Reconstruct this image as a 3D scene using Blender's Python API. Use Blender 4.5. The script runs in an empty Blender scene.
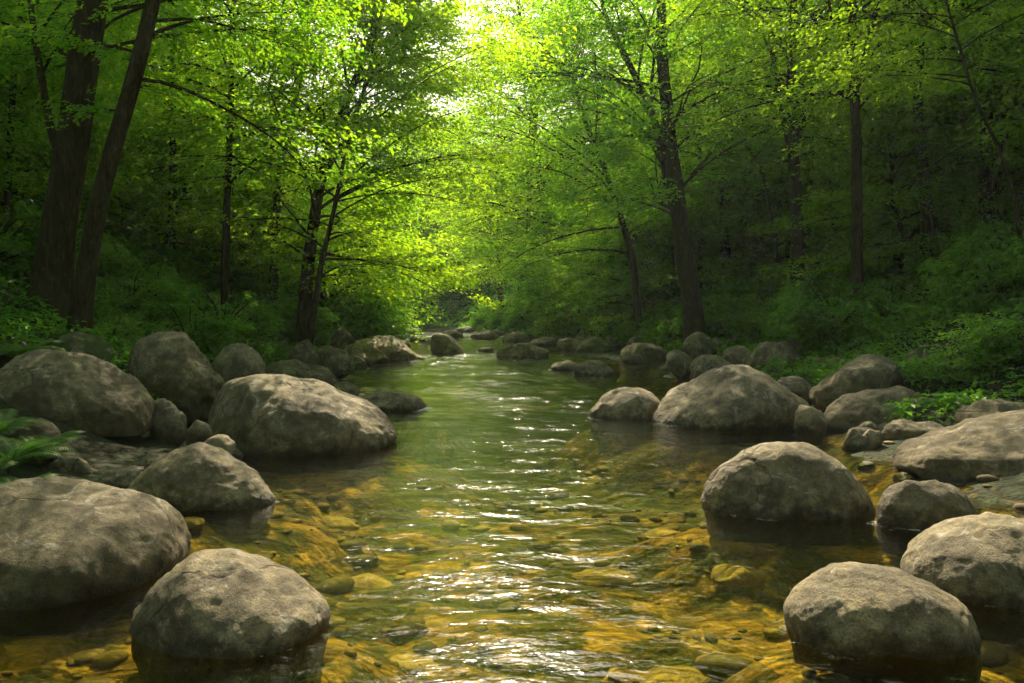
import bpy, math, random
import numpy as np
from mathutils import Matrix, Vector

R = math.radians
sc = bpy.context.scene
col = sc.collection
rng = np.random.default_rng(7)
random.seed(7)

# ------------------------------------------------------------------ camera
FPX, CX, CY, HOR, H = 796.0, 512.0, 341.5, 310.0, 1.35
PITCH = math.atan((CY - HOR) / FPX)
cam_d = bpy.data.cameras.new('camera'); cam = bpy.data.objects.new('camera', cam_d); col.objects.link(cam)
cam_d.sensor_width = 36; cam_d.lens = 36 * FPX / 1024; cam_d.clip_start = 0.05; cam_d.clip_end = 2000
cam.location = (0, 0, H); cam.rotation_euler = (R(90) - PITCH, 0, 0)
sc.camera = cam
_c, _s = math.cos(PITCH), math.sin(PITCH)

def ray(x, y):
    a, b = (x - CX) / FPX, -(y - CY) / FPX
    return np.array((a, _c + b * _s, -_s + b * _c))
def at(x, y, d):
    r = ray(x, y); k = d / r[1]
    return np.array((0, 0, H)) + r * k
def on_level(x, y, z=0.0):
    r = ray(x, y); k = (z - H) / r[2]
    return np.array((0, 0, H)) + r * k

# ------------------------------------------------------------------ noise
_perm = np.random.default_rng(3).permutation(256).astype(np.int64)
_perm = np.concatenate([_perm, _perm, _perm])
_grad = np.random.default_rng(5).normal(size=(256, 3)); _grad /= np.linalg.norm(_grad, axis=1)[:, None]
def pnoise(x, y, z=0.0):
    x, y, z = np.broadcast_arrays(np.asarray(x, float), np.asarray(y, float), np.asarray(z, float))
    xi, yi, zi = np.floor(x).astype(np.int64), np.floor(y).astype(np.int64), np.floor(z).astype(np.int64)
    xf, yf, zf = x - xi, y - yi, z - zi
    fade = lambda t: t * t * t * (t * (t * 6 - 15) + 10)
    u, v, w = fade(xf), fade(yf), fade(zf)
    out = 0
    for dx in (0, 1):
        for dy in (0, 1):
            for dz in (0, 1):
                h = _perm[_perm[_perm[(xi + dx) & 255] + ((yi + dy) & 255)] + ((zi + dz) & 255)]
                g = _grad[h]
                d = g[..., 0] * (xf - dx) + g[..., 1] * (yf - dy) + g[..., 2] * (zf - dz)
                out = out + d * (u if dx else 1 - u) * (v if dy else 1 - v) * (w if dz else 1 - w)
    return out * 1.5
def fbm(x, y, z=0.0, o=4, g=0.5):
    t, a, f = 0, 1.0, 1.0
    for i in range(o):
        t = t + a * pnoise(x * f + 17.3 * i, y * f + 5.1 * i, np.asarray(z) * f + 9.7 * i)
        a *= g; f *= 2.03
    return t
def sstep(a, b, x):
    t = np.clip((x - a) / (b - a), 0, 1); return t * t * (3 - 2 * t)

# ------------------------------------------------------------------ objects
def mesh_np(name, verts, faces, mat=None, smooth=True):
    """verts (n,3); faces (m,k) with one k, or a list of such arrays"""
    me = bpy.data.meshes.new(name)
    fl = faces if isinstance(faces, list) else [faces]
    fl = [np.asarray(f, np.int32) for f in fl if len(f)]
    loops = np.concatenate([f.ravel() for f in fl])
    tot = np.concatenate([np.full(len(f), f.shape[1], np.int32) for f in fl])
    start = np.concatenate([[0], np.cumsum(tot)[:-1]]).astype(np.int32)
    me.vertices.add(len(verts)); me.vertices.foreach_set('co', np.asarray(verts, np.float32).ravel())
    me.loops.add(len(loops)); me.loops.foreach_set('vertex_index', loops)
    me.polygons.add(len(tot)); me.polygons.foreach_set('loop_start', start); me.polygons.foreach_set('loop_total', tot)
    me.polygons.foreach_set('use_smooth', np.full(len(tot), smooth, bool))
    me.update(calc_edges=True)
    if mat: me.materials.append(mat)
    return me
def link(name, me, parent=None):
    o = bpy.data.objects.new(name, me); col.objects.link(o)
    if parent: o.parent = parent
    return o
def tag(o, label=None, cat=None, group=None, kind=None):
    if label: o['label'] = label
    if cat: o['category'] = cat
    if group: o['group'] = group
    if kind: o['kind'] = kind
    return o
def copy_tree(o, parent=None):
    c = o.copy(); col.objects.link(c); c.parent = parent
    for ch in list(o.children): copy_tree(ch, c)
    return c

# ------------------------------------------------------------------ materials
class NT:
    def __init__(s, name):
        s.m = bpy.data.materials.new(name); s.m.use_nodes = True
        s.t = s.m.node_tree; s.t.nodes.clear()
        s.out = s.n('ShaderNodeOutputMaterial')
    def n(s, typ, _in=None, **kw):
        nd = s.t.nodes.new(typ)
        for k, v in kw.items(): setattr(nd, k, v)
        for k, v in (_in or {}).items(): s.set(nd, k, v)
        return nd
    def set(s, nd, k, v):
        if isinstance(v, bpy.types.NodeSocket): s.t.links.new(v, nd.inputs[k])
        elif isinstance(v, tuple) and len(v) == 3 and nd.inputs[k].type == 'RGBA': nd.inputs[k].default_value = (*v, 1)
        else: nd.inputs[k].default_value = v
    def noise(s, vec, scale, detail=4, rough=0.55, dist=0.0):
        return s.n('ShaderNodeTexNoise', {'Vector': vec, 'Scale': scale, 'Detail': detail, 'Roughness': rough, 'Distortion': dist}).outputs['Fac']
    def ramp(s, fac, *stops):
        r = s.n('ShaderNodeValToRGB', {'Fac': fac}); e = r.color_ramp.elements
        while len(e) < len(stops): e.new(0.5)
        for el, (p, c) in zip(e, stops):
            el.position = p; el.color = (*c, 1) if isinstance(c, tuple) else (c, c, c, 1)
        return r.outputs['Color']
    def mix(s, fac, a, b, blend='MIX'):
        m = s.n('ShaderNodeMix', data_type='RGBA', blend_type=blend)
        s.set(m, 0, fac); 
        for i, v in ((6, a), (7, b)):
            if isinstance(v, bpy.types.NodeSocket): s.t.links.new(v, m.inputs[i])
            else: m.inputs[i].default_value = (*v, 1)
        return m.outputs[2]
    def math(s, op, a, b=0.0, c=0.0, clamp=False):
        m = s.n('ShaderNodeMath', operation=op, use_clamp=clamp)
        for i, v in enumerate((a, b, c)): s.set(m, i, v)
        return m.outputs[0]
    def rng(s, v, a, b, c=0.0, d=1.0):
        m = s.n('ShaderNodeMapRange', {'Value': v, 'From Min': a, 'From Max': b, 'To Min': c, 'To Max': d}); return m.outputs[0]
    def bump(s, h, strength, dist, normal=None):
        b = s.n('ShaderNodeBump', {'Height': h, 'Strength': strength, 'Distance': dist})
        if normal: s.set(b, 'Normal', normal)
        return b.outputs['Normal']
    def pos(s): return s.n('ShaderNodeNewGeometry').outputs['Position']
    def done(s, sh, vol=None):
        if sh is not None: s.t.links.new(sh, s.out.inputs['Surface'])
        if vol is not None: s.t.links.new(vol, s.out.inputs['Volume'])
        return s.m

def rock_material():
    t = NT('weathered_granite')
    geo = t.n('ShaderNodeNewGeometry'); P = geo.outputs['Position']
    sx = t.n('ShaderNodeSeparateXYZ', {'Vector': P}); z = sx.outputs['Z']
    oi = t.n('ShaderNodeObjectInfo')
    off = t.n('ShaderNodeVectorMath', {0: P, 1: t.n('ShaderNodeCombineXYZ', {'X': t.math('MULTIPLY', oi.outputs['Random'], 37.0), 'Y': t.math('MULTIPLY', oi.outputs['Random'], 91.0)}).outputs[0]}, operation='ADD').outputs[0]
    big = t.noise(off, 2.3, 6, 0.6, 0.4)
    med = t.noise(off, 11, 6, 0.65)
    fine = t.noise(off, 85, 4, 0.7)
    speck = t.noise(off, 230, 2, 0.6)
    tone = t.math('ADD', t.math('MULTIPLY', big, 0.55), t.math('MULTIPLY', med, 0.45))
    c = t.ramp(tone, (0.32, (0.070, 0.054, 0.032)), (0.46, (0.160, 0.128, 0.074)), (0.56, (0.31, 0.247, 0.132)), (0.68, (0.48, 0.395, 0.225)))
    c = t.mix(t.rng(oi.outputs['Random'], 0, 1, 0.0, 0.45), c, t.mix(1.0, c, (0.80, 0.84, 0.88), 'MULTIPLY'))
    c = t.mix(t.rng(t.noise(off, 34, 6, 0.75), 0.50, 0.62, 0, 0.6), c, (0.085, 0.072, 0.050))
    c = t.mix(t.rng(fine, 0.52, 0.66, 0, 0.65), c, (0.060, 0.052, 0.038))
    c = t.mix(t.rng(t.noise(off, 6.0, 6, 0.7, 1.0), 0.57, 0.63, 0, 0.55), c, (0.50, 0.46, 0.37))
    c = t.mix(t.rng(speck, 0.58, 0.70, 0, 0.55), c, (0.46, 0.43, 0.36))
    lich = t.rng(t.noise(off, 4.7, 7, 0.72, 0.6), 0.56, 0.66)
    c = t.mix(t.math('MULTIPLY', lich, 0.45), c, (0.20, 0.205, 0.135))
    streak = t.n('ShaderNodeVectorMath', {0: off, 1: (3.2, 3.2, 0.5)}, operation='MULTIPLY').outputs[0]
    c = t.mix(t.rng(t.noise(streak, 2.4, 5, 0.6), 0.54, 0.72, 0, 0.5), c, (0.085, 0.075, 0.045))
    dv = t.n('ShaderNodeVectorMath', {0: off, 1: t.n('ShaderNodeVectorMath', {0: t.n('ShaderNodeTexNoise', {'Vector': off, 'Scale': 3.0, 'Detail': 4.0}).outputs['Color'], 1: (0.5, 0.5, 0.5)}, operation='MULTIPLY').outputs[0]}, operation='ADD').outputs[0]
    ce = t.n('ShaderNodeTexVoronoi', {'Vector': dv, 'Scale': 1.15}, feature='DISTANCE_TO_EDGE').outputs['Distance']
    crack = t.math('MULTIPLY', t.rng(ce, 0.0, 0.022, 1.0, 0.0), t.rng(t.noise(off, 1.7, 2), 0.50, 0.58))
    c = t.mix(t.math('MULTIPLY', crack, 0.75), c, (0.045, 0.038, 0.026))
    # algae film with front shade painted into it, over each stone's lower part
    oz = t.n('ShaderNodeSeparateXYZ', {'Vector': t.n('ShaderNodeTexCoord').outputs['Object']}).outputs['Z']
    sa = t.n('ShaderNodeAttribute', attribute_type='OBJECT', attribute_name='stain_shade').outputs['Fac']
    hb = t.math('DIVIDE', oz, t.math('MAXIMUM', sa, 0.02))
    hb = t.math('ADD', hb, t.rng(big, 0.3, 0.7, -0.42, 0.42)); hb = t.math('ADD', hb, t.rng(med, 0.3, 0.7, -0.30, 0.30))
    alg_shade = t.rng(hb, 0.35, 1.15, 0.80, 0.0)
    c = t.mix(alg_shade, c, t.mix(t.rng(t.math('ADD', t.math('MULTIPLY', fine, 0.6), t.math('MULTIPLY', med, 0.4)), 0.38, 0.62), (0.042, 0.033, 0.012), (0.125, 0.094, 0.036)))
    c = t.mix(t.rng(z, -0.10, -0.01, 0.8, 0.0), c, t.mix(t.rng(med, 0.35, 0.65), (0.05, 0.045, 0.012), (0.17, 0.115, 0.028)))
    wet = t.rng(t.math('ADD', z, t.rng(med, 0.3, 0.7, -0.05, 0.05)), 0.03, 0.085, 1.0, 0.0)
    c = t.mix(t.math('MULTIPLY', wet, 0.85), c, t.mix(1.0, c, (0.33, 0.33, 0.30), 'MULTIPLY'))
    # moss cushions
    mo = t.n('ShaderNodeAttribute', attribute_type='OBJECT', attribute_name='moss')
    nz = t.n('ShaderNodeSeparateXYZ', {'Vector': geo.outputs['Normal']}).outputs['Z']
    mm = t.math('ADD', t.math('MULTIPLY', nz, 0.10), t.noise(off, 3.4, 7, 0.68, 0.3))
    thr = t.rng(mo.outputs['Fac'], 0, 1, 0.86, 0.40)
    mossf = t.math('MULTIPLY', t.math('SUBTRACT', mm, thr), 11.0, clamp=True)
    mossc = t.ramp(t.noise(off, 60, 4, 0.7), (0.3, (0.020, 0.034, 0.006)), (0.55, (0.055, 0.085, 0.014)), (0.75, (0.12, 0.15, 0.03)))
    c = t.mix(mossf, c, mossc)
    rough = t.math('SUBTRACT', t.rng(fine, 0.3, 0.7, 0.72, 0.92), t.math('MULTIPLY', wet, 0.5))
    pits = t.n('ShaderNodeTexVoronoi', {'Vector': off, 'Scale': 26.0}, feature='SMOOTH_F1').outputs['Distance']
    hgt = t.math('ADD', t.math('MULTIPLY', crack, -0.6), t.math('ADD', t.math('MULTIPLY', t.noise(off, 17, 10, 0.74, 0.3), 1.0), t.math('MULTIPLY', pits, 0.10)))
    n1 = t.bump(hgt, 0.8, 0.026)
    n2 = t.bump(t.math('ADD', fine, t.math('MULTIPLY', mossf, t.noise(off, 140, 3, 0.7))), 0.8, 0.010, n1)
    b = t.n('ShaderNodeBsdfPrincipled', {'Base Color': c, 'Roughness': rough, 'Normal': n2, 'Specular IOR Level': 0.35})
    return t.done(b.outputs[0])

def leaf_material(name, refl_a, refl_b, tr_a, tr_b):
    t = NT(name)
    g = t.n('ShaderNodeNewGeometry'); oi = t.n('ShaderNodeObjectInfo')
    r = g.outputs['Random Per Island']
    patch = t.noise(g.outputs['Position'], 0.55, 3, 0.6)
    k = t.math('ADD', t.math('MULTIPLY', r, 0.55), t.math('MULTIPLY', t.rng(patch, 0.3, 0.7), 0.3))
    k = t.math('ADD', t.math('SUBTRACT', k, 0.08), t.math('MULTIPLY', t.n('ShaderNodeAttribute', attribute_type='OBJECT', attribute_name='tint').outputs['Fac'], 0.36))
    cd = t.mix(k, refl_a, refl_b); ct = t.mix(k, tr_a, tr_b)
    d = t.n('ShaderNodeBsdfDiffuse', {'Color': cd}); tr = t.n('ShaderNodeBsdfTranslucent', {'Color': ct})
    gl = t.n('ShaderNodeBsdfGlossy', {'Color': (0.9, 0.95, 0.8), 'Roughness': 0.42})
    add = t.n('ShaderNodeAddShader'); t.t.links.new(d.outputs[0], add.inputs[0]); t.t.links.new(tr.outputs[0], add.inputs[1])
    mx = t.n('ShaderNodeMixShader', {0: 0.035}); t.t.links.new(add.outputs[0], mx.inputs[1]); t.t.links.new(gl.outputs[0], mx.inputs[2])
    return t.done(mx.outputs[0])

def bark_material():
    t = NT('bark'); P = t.pos()
    st = t.n('ShaderNodeVectorMath', {0: P, 1: (1, 1, 0.22)}, operation='MULTIPLY').outputs[0]
    r = t.noise(st, 26, 6, 0.65, 0.6); b = t.noise(P, 3.0, 4)
    c = t.ramp(r, (0.32, (0.012, 0.009, 0.004)), (0.5, (0.045, 0.031, 0.014)), (0.7, (0.11, 0.076, 0.036)))
    c = t.mix(t.rng(b, 0.5, 0.68, 0, 0.45), c, (0.05, 0.055, 0.020))
    c = t.mix(t.rng(t.noise(P, 9, 5, 0.7), 0.60, 0.70, 0, 0.4), c, (0.17, 0.155, 0.115))
    n = t.bump(r, 0.9, 0.03)
    return t.done(t.n('ShaderNodeBsdfPrincipled', {'Base Color': c, 'Roughness': 0.95, 'Normal': n, 'Specular IOR Level': 0.04}).outputs[0])

def ground_material():
    t = NT('forest_floor_and_stream_bed'); P = t.pos()
    z = t.n('ShaderNodeSeparateXYZ', {'Vector': P}).outputs['Z']
    # bed: ochre gravel, cobbles, dark algae patches doubling as painted canopy dapples
    v1 = t.n('ShaderNodeTexVoronoi', {'Vector': P, 'Scale': 6.5, 'Randomness': 1.0})
    v2 = t.n('ShaderNodeTexVoronoi', {'Vector': P, 'Scale': 24.0})
    n1 = t.noise(P, 1.7, 7, 0.72, 0.1); n2 = t.noise(P, 9, 6, 0.72); n3 = t.noise(P, 60, 3, 0.7)
    s1 = t.n('ShaderNodeSeparateColor', {'Color': v1.outputs['Color']}).outputs[0]
    s2 = t.n('ShaderNodeSeparateColor', {'Color': v2.outputs['Color']}).outputs[1]
    bed = t.ramp(t.math('ADD', t.math('MULTIPLY', s1, 0.35), t.math('MULTIPLY', n2, 0.65)), (0.30, (0.06, 0.032, 0.005)), (0.48, (0.27, 0.140, 0.014)), (0.68, (0.54, 0.31, 0.040)))
    bed = t.mix(t.rng(s2, 0, 1, 0, 0.35), bed, (0.36, 0.24, 0.055))
    bed = t.mix(t.rng(n1, 0.46, 0.53, 0, 0.92), bed, (0.045, 0.050, 0.010))
    bed = t.mix(t.rng(n3, 0.5, 0.7, 0, 0.4), bed, (0.06, 0.04, 0.012))
    bed = t.mix(t.rng(t.math('ADD', z, t.rng(n2, 0.3, 0.7, -0.08, 0.08)), -0.62, -0.40, 0.85, 0.0), bed, t.mix(n2, (0.018, 0.040, 0.006), (0.055, 0.085, 0.012)))
    soil = t.ramp(t.math('ADD', t.math('MULTIPLY', n2, 0.6), t.math('MULTIPLY', n3, 0.4)), (0.3, (0.012, 0.012, 0.005)), (0.55, (0.035, 0.032, 0.014)), (0.75, (0.085, 0.065, 0.032)))
    soil = t.mix(t.rng(n1, 0.42, 0.58, 0, 0.8), soil, (0.022, 0.040, 0.008))
    k = t.rng(t.math('ADD', z, t.rng(n2, 0.3, 0.7, -0.06, 0.06)), -0.05, 0.03)
    c = t.mix(k, bed, soil)
    hg = t.math('ADD', t.math('MULTIPLY', v1.outputs['Distance'], -0.8), t.math('ADD', t.math('MULTIPLY', v2.outputs['Distance'], -0.25), t.math('MULTIPLY', n2, 0.5)))
    n = t.bump(hg, 0.9, 0.07)
    return t.done(t.n('ShaderNodeBsdfPrincipled', {'Base Color': c, 'Roughness': 0.85, 'Normal': n, 'Specular IOR Level': 0.25}).outputs[0])

def water_material():
    t = NT('stream_water'); P = t.pos()
    st = t.n('ShaderNodeVectorMath', {0: P, 1: (0.75, 1.3, 1)}, operation='MULTIPLY').outputs[0]
    h = t.math('ADD', t.math('MULTIPLY', t.noise(st, 7.0, 3, 0.5, 0.9), 0.6), t.math('MULTIPLY', t.noise(st, 21, 3, 0.5, 0.6), 0.22))
    n = t.bump(h, 0.38, 0.05)
    fr = t.n('ShaderNodeFresnel', {'IOR': 1.333, 'Normal': n}).outputs[0]
    gl = t.n('ShaderNodeBsdfGlossy', {'Color': (1, 1, 1), 'Roughness': 0.07, 'Normal': n})
    tr = t.n('ShaderNodeBsdfTransparent', {'Color': (0.80, 0.82, 0.42)})
    m = t.n('ShaderNodeMixShader', {0: fr}); t.t.links.new(tr.outputs[0], m.inputs[1]); t.t.links.new(gl.outputs[0], m.inputs[2])
    fa = t.n('ShaderNodeAttribute', attribute_type='GEOMETRY', attribute_name='foam').outputs['Fac']
    fn = t.noise(st, 13, 6, 0.75, 1.2)
    ff = t.math('MULTIPLY', t.math('SUBTRACT', t.math('ADD', fn, t.math('MULTIPLY', fa, 0.50)), 0.72), 5.0, clamp=True)
    fo = t.n('ShaderNodeBsdfDiffuse', {'Color': (0.72, 0.75, 0.72), 'Normal': n})
    m2 = t.n('ShaderNodeMixShader', {0: t.math('MULTIPLY', ff, 0.8)}); t.t.links.new(m.outputs[0], m2.inputs[1]); t.t.links.new(fo.outputs[0], m2.inputs[2])
    return t.done(m2.outputs[0])

M_ROCK = rock_material(); M_BARK = bark_material(); M_GROUND = ground_material(); M_WATER = water_material()
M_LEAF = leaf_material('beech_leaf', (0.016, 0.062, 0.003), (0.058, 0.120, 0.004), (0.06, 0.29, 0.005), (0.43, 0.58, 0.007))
M_SHRUB = leaf_material('shrub_leaf', (0.014, 0.055, 0.005), (0.045, 0.110, 0.008), (0.04, 0.18, 0.007), (0.20, 0.37, 0.012))
M_FERN = leaf_material('fern_leaf', (0.030, 0.080, 0.010), (0.065, 0.13, 0.016), (0.05, 0.15, 0.008), (0.12, 0.26, 0.02))

# ------------------------------------------------------------------ terrain
YK = [-30, 0, 5, 7.5, 10.6, 14, 19, 25, 36, 47, 60, 75, 90, 160]
LK = [-3.4, -3.0, -2.7, -2.9, -3.0, -3.5, -4.3, -4.2, -5.6, -8.2, -14, -24, -36, -95]
RK = [4.0, 3.9, 3.7, 3.5, 3.9, 4.3, 4.2, 3.2, 1.3, -2.3, -7, -15, -26, -80]
def edges(y):
    l = r = 0
    for o in (-1.5, -0.75, 0, 0.75, 1.5):
        l = l + np.interp(y + o, YK, LK) / 5; r = r + np.interp(y + o, YK, RK) / 5
    w = 0.25 * pnoise(np.asarray(y) * 0.5, 3.3)
    return l + w, r + 0.25 * pnoise(np.asarray(y) * 0.5, 8.3)
MOUND = []
def bank_s(x, y):
    l, r = edges(y); return np.maximum(l - x, x - r)
def ground_z(x, y):
    x = np.asarray(x, float); y = np.asarray(y, float)
    s = bank_s(x, y) + 0.35 * fbm(x * 0.8, y * 0.8, 1.7, 3)
    up = np.interp(s, [0, 0.5, 1.5, 3.5, 8, 15, 30, 60, 120], [0, 0.14, 0.45, 1.45, 3.2, 5.6, 10.5, 18, 28])
    dn = -(0.42 + 0.28 * sstep(5, 10, y)) * sstep(0, 1.6, -s)
    z = np.where(s > 0, up, dn)
    z = z + np.where(s > 0, np.minimum(s, 1) * 0.30 * fbm(x * 0.5, y * 0.5, 4.2, 4), 0.06 * fbm(x * 1.6, y * 1.6, 2.2, 4))
    z = z + 9 * sstep(85, 150, y) * (s > 0)
    for (a, b, w, d) in MOUND:      # sediment banked up round each boulder
        e = np.sqrt(((x - a) / w) ** 2 + ((y - b) / d) ** 2)
        z = np.where((z < -0.17), z + (-0.17 - z) * sstep(2.7, 0.9, e), z)
    return z
def gz(x, y): return float(ground_z(np.array([x]), np.array([y]))[0])

def grid_mesh(name, X, Y, Z, mat):
    ny, nx = X.shape
    idx = np.arange(nx * ny).reshape(ny, nx)
    f = np.stack([idx[:-1, :-1], idx[:-1, 1:], idx[1:, 1:], idx[1:, :-1]], -1).reshape(-1, 4)
    return mesh_np(name, np.stack([X, Y, Z], -1).reshape(-1, 3), f, mat)
xs = np.concatenate([np.arange(-120, -30, 3.0), np.arange(-30, -8, 0.6), np.arange(-8, 8, 0.09), np.arange(8, 30, 0.6), np.arange(30, 121, 3.0)])
ys = np.concatenate([np.arange(-40, -2, 1.5), np.arange(-2, 14, 0.09), np.arange(14, 40, 0.25), np.arange(40, 100, 0.8), np.arange(100, 181, 4.0)])

# ------------------------------------------------------------------ rocks
ROCKS = []   # (x, y, radius) for foam and for keeping plants off
def build_rock(P, dep, zb, seed, res, rough=1.0, n=2.4, skew=0.0, fine=True):
    """P (k,2): upper outline (x,z) from the left extreme to the right extreme, local metres; dep half depth; zb lowest z"""
    r = np.random.default_rng(seed)
    x0, x1 = P[0, 0], P[-1, 0]; hw = (x1 - x0) / 2; xc = (x1 + x0) / 2
    tk = np.arccos(np.clip(-(P[:, 0] - xc) / hw, -1, 1)); zk = P[:, 1]
    nu, nv = res, int(res * 0.9)
    t = np.linspace(0, math.pi, nu)
    # monotone-ish cubic through the outline, in angle
    m = np.gradient(zk, tk)
    i = np.clip(np.searchsorted(tk, t) - 1, 0, len(tk) - 2); h = tk[i + 1] - tk[i]; q = (t - tk[i]) / h
    top = (2*q**3 - 3*q**2 + 1)*zk[i] + (q**3 - 2*q**2 + q)*h*m[i] + (-2*q**3 + 3*q**2)*zk[i+1] + (q**3 - q**2)*h*m[i+1]
    u = -np.cos(t); zm = zk[0] + (zk[-1] - zk[0]) * (u + 1) / 2
    zm = np.minimum(zm, top)
    bot = zb + (zm - zb) * np.abs(u) ** 3.5
    d = dep * np.clip(1 - np.abs(u) ** 2.05, 0, 1) ** (1 / 1.95)
    th = np.linspace(0, 2 * math.pi, nv, endpoint=False)
    ct, st = np.cos(th), np.sin(th)
    cy = np.sign(ct) * np.abs(ct) ** (2 / n); sz = np.sign(st) * np.abs(st) ** (2 / n)
    X = np.repeat((xc + u * hw)[:, None], nv, 1)
    Y = d[:, None] * cy[None, :]
    Z = zm[:, None] + np.where(sz > 0, (top - zm)[:, None], (zm - bot)[:, None]) * sz[None, :]
    Y = Y + skew * np.maximum(Z - zm[:, None], 0)
    S = (2 * hw * dep * 2 * max(1e-3, zk.max() - zb)) ** (1 / 3)
    o = r.uniform(0, 90, 3)
    fl = np.clip(-(Z - zb) / max(0.05, -zb) + 1, 0, 1) * (sz < 0)[None]
    fl = np.where(Z < max(0.0, zm.mean()) , np.clip((0.03 - Z) / max(0.1, -zb), 0, 1), 0) if zb < -0.1 else 0 * Z
    Y = Y * (1 + 0.14 * fl); X = xc + (X - xc) * (1 + 0.05 * fl)
    # outward directions
    nx = u[:, None] * np.ones(nv) / hw; ny = Y / (dep ** 2) * 1.0 ; nzv = (Z - zm[:, None]) / max(0.05, (zk.max() - zb) / 2) ** 2
    nx = nx / 1.0
    ln = np.sqrt((nx) ** 2 + ny ** 2 + nzv ** 2) + 1e-6
    NX, NY, NZ = nx / ln, ny / ln, nzv / ln
    k = 1 / S
    lo = fbm(X * k * 1.5 + o[0], Y * k * 1.5 + o[1], Z * k * 1.5 + o[2], 2) * 0.045
    rid = (0.12 - np.abs(fbm(X * k * 2.2 + o[1], Y * k * 2.2 + o[2], Z * k * 3.0 + o[0], 3))) * 0.032
    mid = fbm(X * k * 5 + o[2], Y * k * 5 + o[0], Z * k * 5 + o[1], 4, 0.55) * 0.015
    dsp = (lo + rid + mid) * rough * S
    Q = np.stack([(X - xc) / hw, Y / dep, (Z - zm[:, None]) / max(0.05, zk.max() - zm.mean())], -1)
    for _ in range(int(11 + 5 * (rough > 1.2))):
        nn = r.normal(size=3); nn /= np.linalg.norm(nn)
        if rough <= 1.2 and abs(nn[1]) < 0.45: continue
        ex = np.maximum(0, Q @ nn - (r.uniform(0.70, 0.92) if rough > 1.2 else r.uniform(0.76, 0.95)))
        ex = ex * ex / (ex + 0.05); Q = Q - 0.85 * ex[..., None] * nn
    X = xc + Q[..., 0] * hw; Y = Q[..., 1] * dep; Z = zm[:, None] + Q[..., 2] * max(0.05, zk.max() - zm.mean())
    if fine:
        dsp = dsp + fbm(X * 16 + o[0], Y * 16 + o[2], Z * 16 + o[1], 3) * 0.004
    taper = np.minimum(1, np.sin(t) * 3)[:, None]
    dsp = (dsp - dsp.mean() - 0.004 * S) * (0.35 + 0.65 * taper)
    V = np.stack([X + NX * dsp, Y + NY * dsp, Z + NZ * dsp], -1)
    V[0] = V[0].mean(0); V[-1] = V[-1].mean(0)
    idx = np.arange(nu * nv).reshape(nu, nv)
    # drop the pole rings to one vertex each
    body = V[1:-1].reshape(-1, 3); nb = len(body)
    ii = np.arange(nb).reshape(nu - 2, nv); jj = np.roll(ii, -1, 1)
    f4 = np.stack([ii[:-1], ii[1:], jj[1:], jj[:-1]], -1).reshape(-1, 4)
    a = np.stack([np.full(nv, nb), ii[0], jj[0]], -1); b = np.stack([np.full(nv, nb + 1), jj[-1], ii[-1]], -1)
    verts = np.concatenate([body, V[0, :1], V[-1, :1]])
    return mesh_np('rock', verts, [f4[:, ::-1], a[:, ::-1], b[:, ::-1]], M_ROCK)

def rock(name, label, cat, pts, base=None, d=None, ratio=0.75, moss=0.16, sink=0.25, rough=1.0, n=2.1, skew=0.22, group=None, res=None, seed=None):
    """pts: upper outline in photograph coordinates; base: row of the front waterline, or d: distance of its front on dry land"""
    pts = np.array(pts, float)
    if cat != 'boulder' and rough == 1.0: rough = 1.5
    mid = pts[:, 0].mean()
    df = d if d else on_level(mid, base)[1]
    w = (pts[-1, 0] - pts[0, 0]) * df / FPX
    dep = ratio * w / 2 * (1 + w / 2 / df)
    if base:
        er = max(pts[0, 1], pts[-1, 1]) + 2
        if er < base - 1: dep = float(np.clip((on_level(mid, er)[1] - df) / 0.95, 0.30 * w, 0.56 * w))
    dc = df + dep * 0.95
    W = np.array([at(x, y, dc) for x, y in pts])
    cx = (W[0, 0] + W[-1, 0]) / 2
    g0 = gz(cx, dc) if d else min(0.0, gz(cx, dc))
    z0 = min(g0, W[:, 2].min() - 0.05)
    o_z = z0
    P = np.stack([W[:, 0] - cx, W[:, 2] - o_z], 1)
    if df < 9: P[:, 1] = P[0, 1] + (P[:, 1] - P[0, 1]) * 0.95
    sd = seed or int(abs(pts.sum()) * 7) % 99991
    px = pts[-1, 0] - pts[0, 0]
    me = build_rock(P, dep, -sink * min(1, w) - 0.02, sd, res or int(np.clip(px * 1.05, 40, 190)), rough, n, skew, px > 60)
    o = link(name, me); o.location = (cx, dc, o_z); o['moss'] = float(moss); o['stain_shade'] = float(0.62 * P[:, 1].max())
    tag(o, label, cat, group)
    ROCKS.append((cx, dc, w / 2, dep))
    return o

BIG = 'boulders on the left bank and in the water beside it'
BIGR = 'boulders on the right bank and in the water beside it'
B = 'boulder'
rock('boulder', 'large grey boulder cut off by the lower left corner, dark brown underside', B,
     [(-75, 560), (-60, 520), (-30, 494), (0, 484), (40, 486), (80, 490), (120, 499), (150, 513), (170, 537), (178, 562)], 607, ratio=0.70, group=BIG)
rock('boulder', 'low boulder in the front left water tapering to a wet brown nose on its right', B,
     [(139, 622), (143, 592), (163, 567), (190, 557), (215, 558), (245, 567), (280, 578), (310, 593), (327, 604), (332, 616)], 656, ratio=0.62, group=BIG)
rock('boulder', 'peaked boulder with a sunlit right slope behind the lower left corner boulder', B,
     [(124, 497), (134, 480), (155, 459), (176, 444), (193, 442), (210, 447), (232, 460), (254, 474), (270, 488), (276, 500)], 511, ratio=0.62, group=BIG)
rock('boulder', 'largest rounded tan boulder jutting from the left bank into the water', B,
     [(206, 415), (211, 396), (228, 381), (250, 373), (270, 372), (300, 378), (340, 393), (370, 409), (388, 424), (397, 441)], 455, ratio=0.62, group=BIG)
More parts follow.
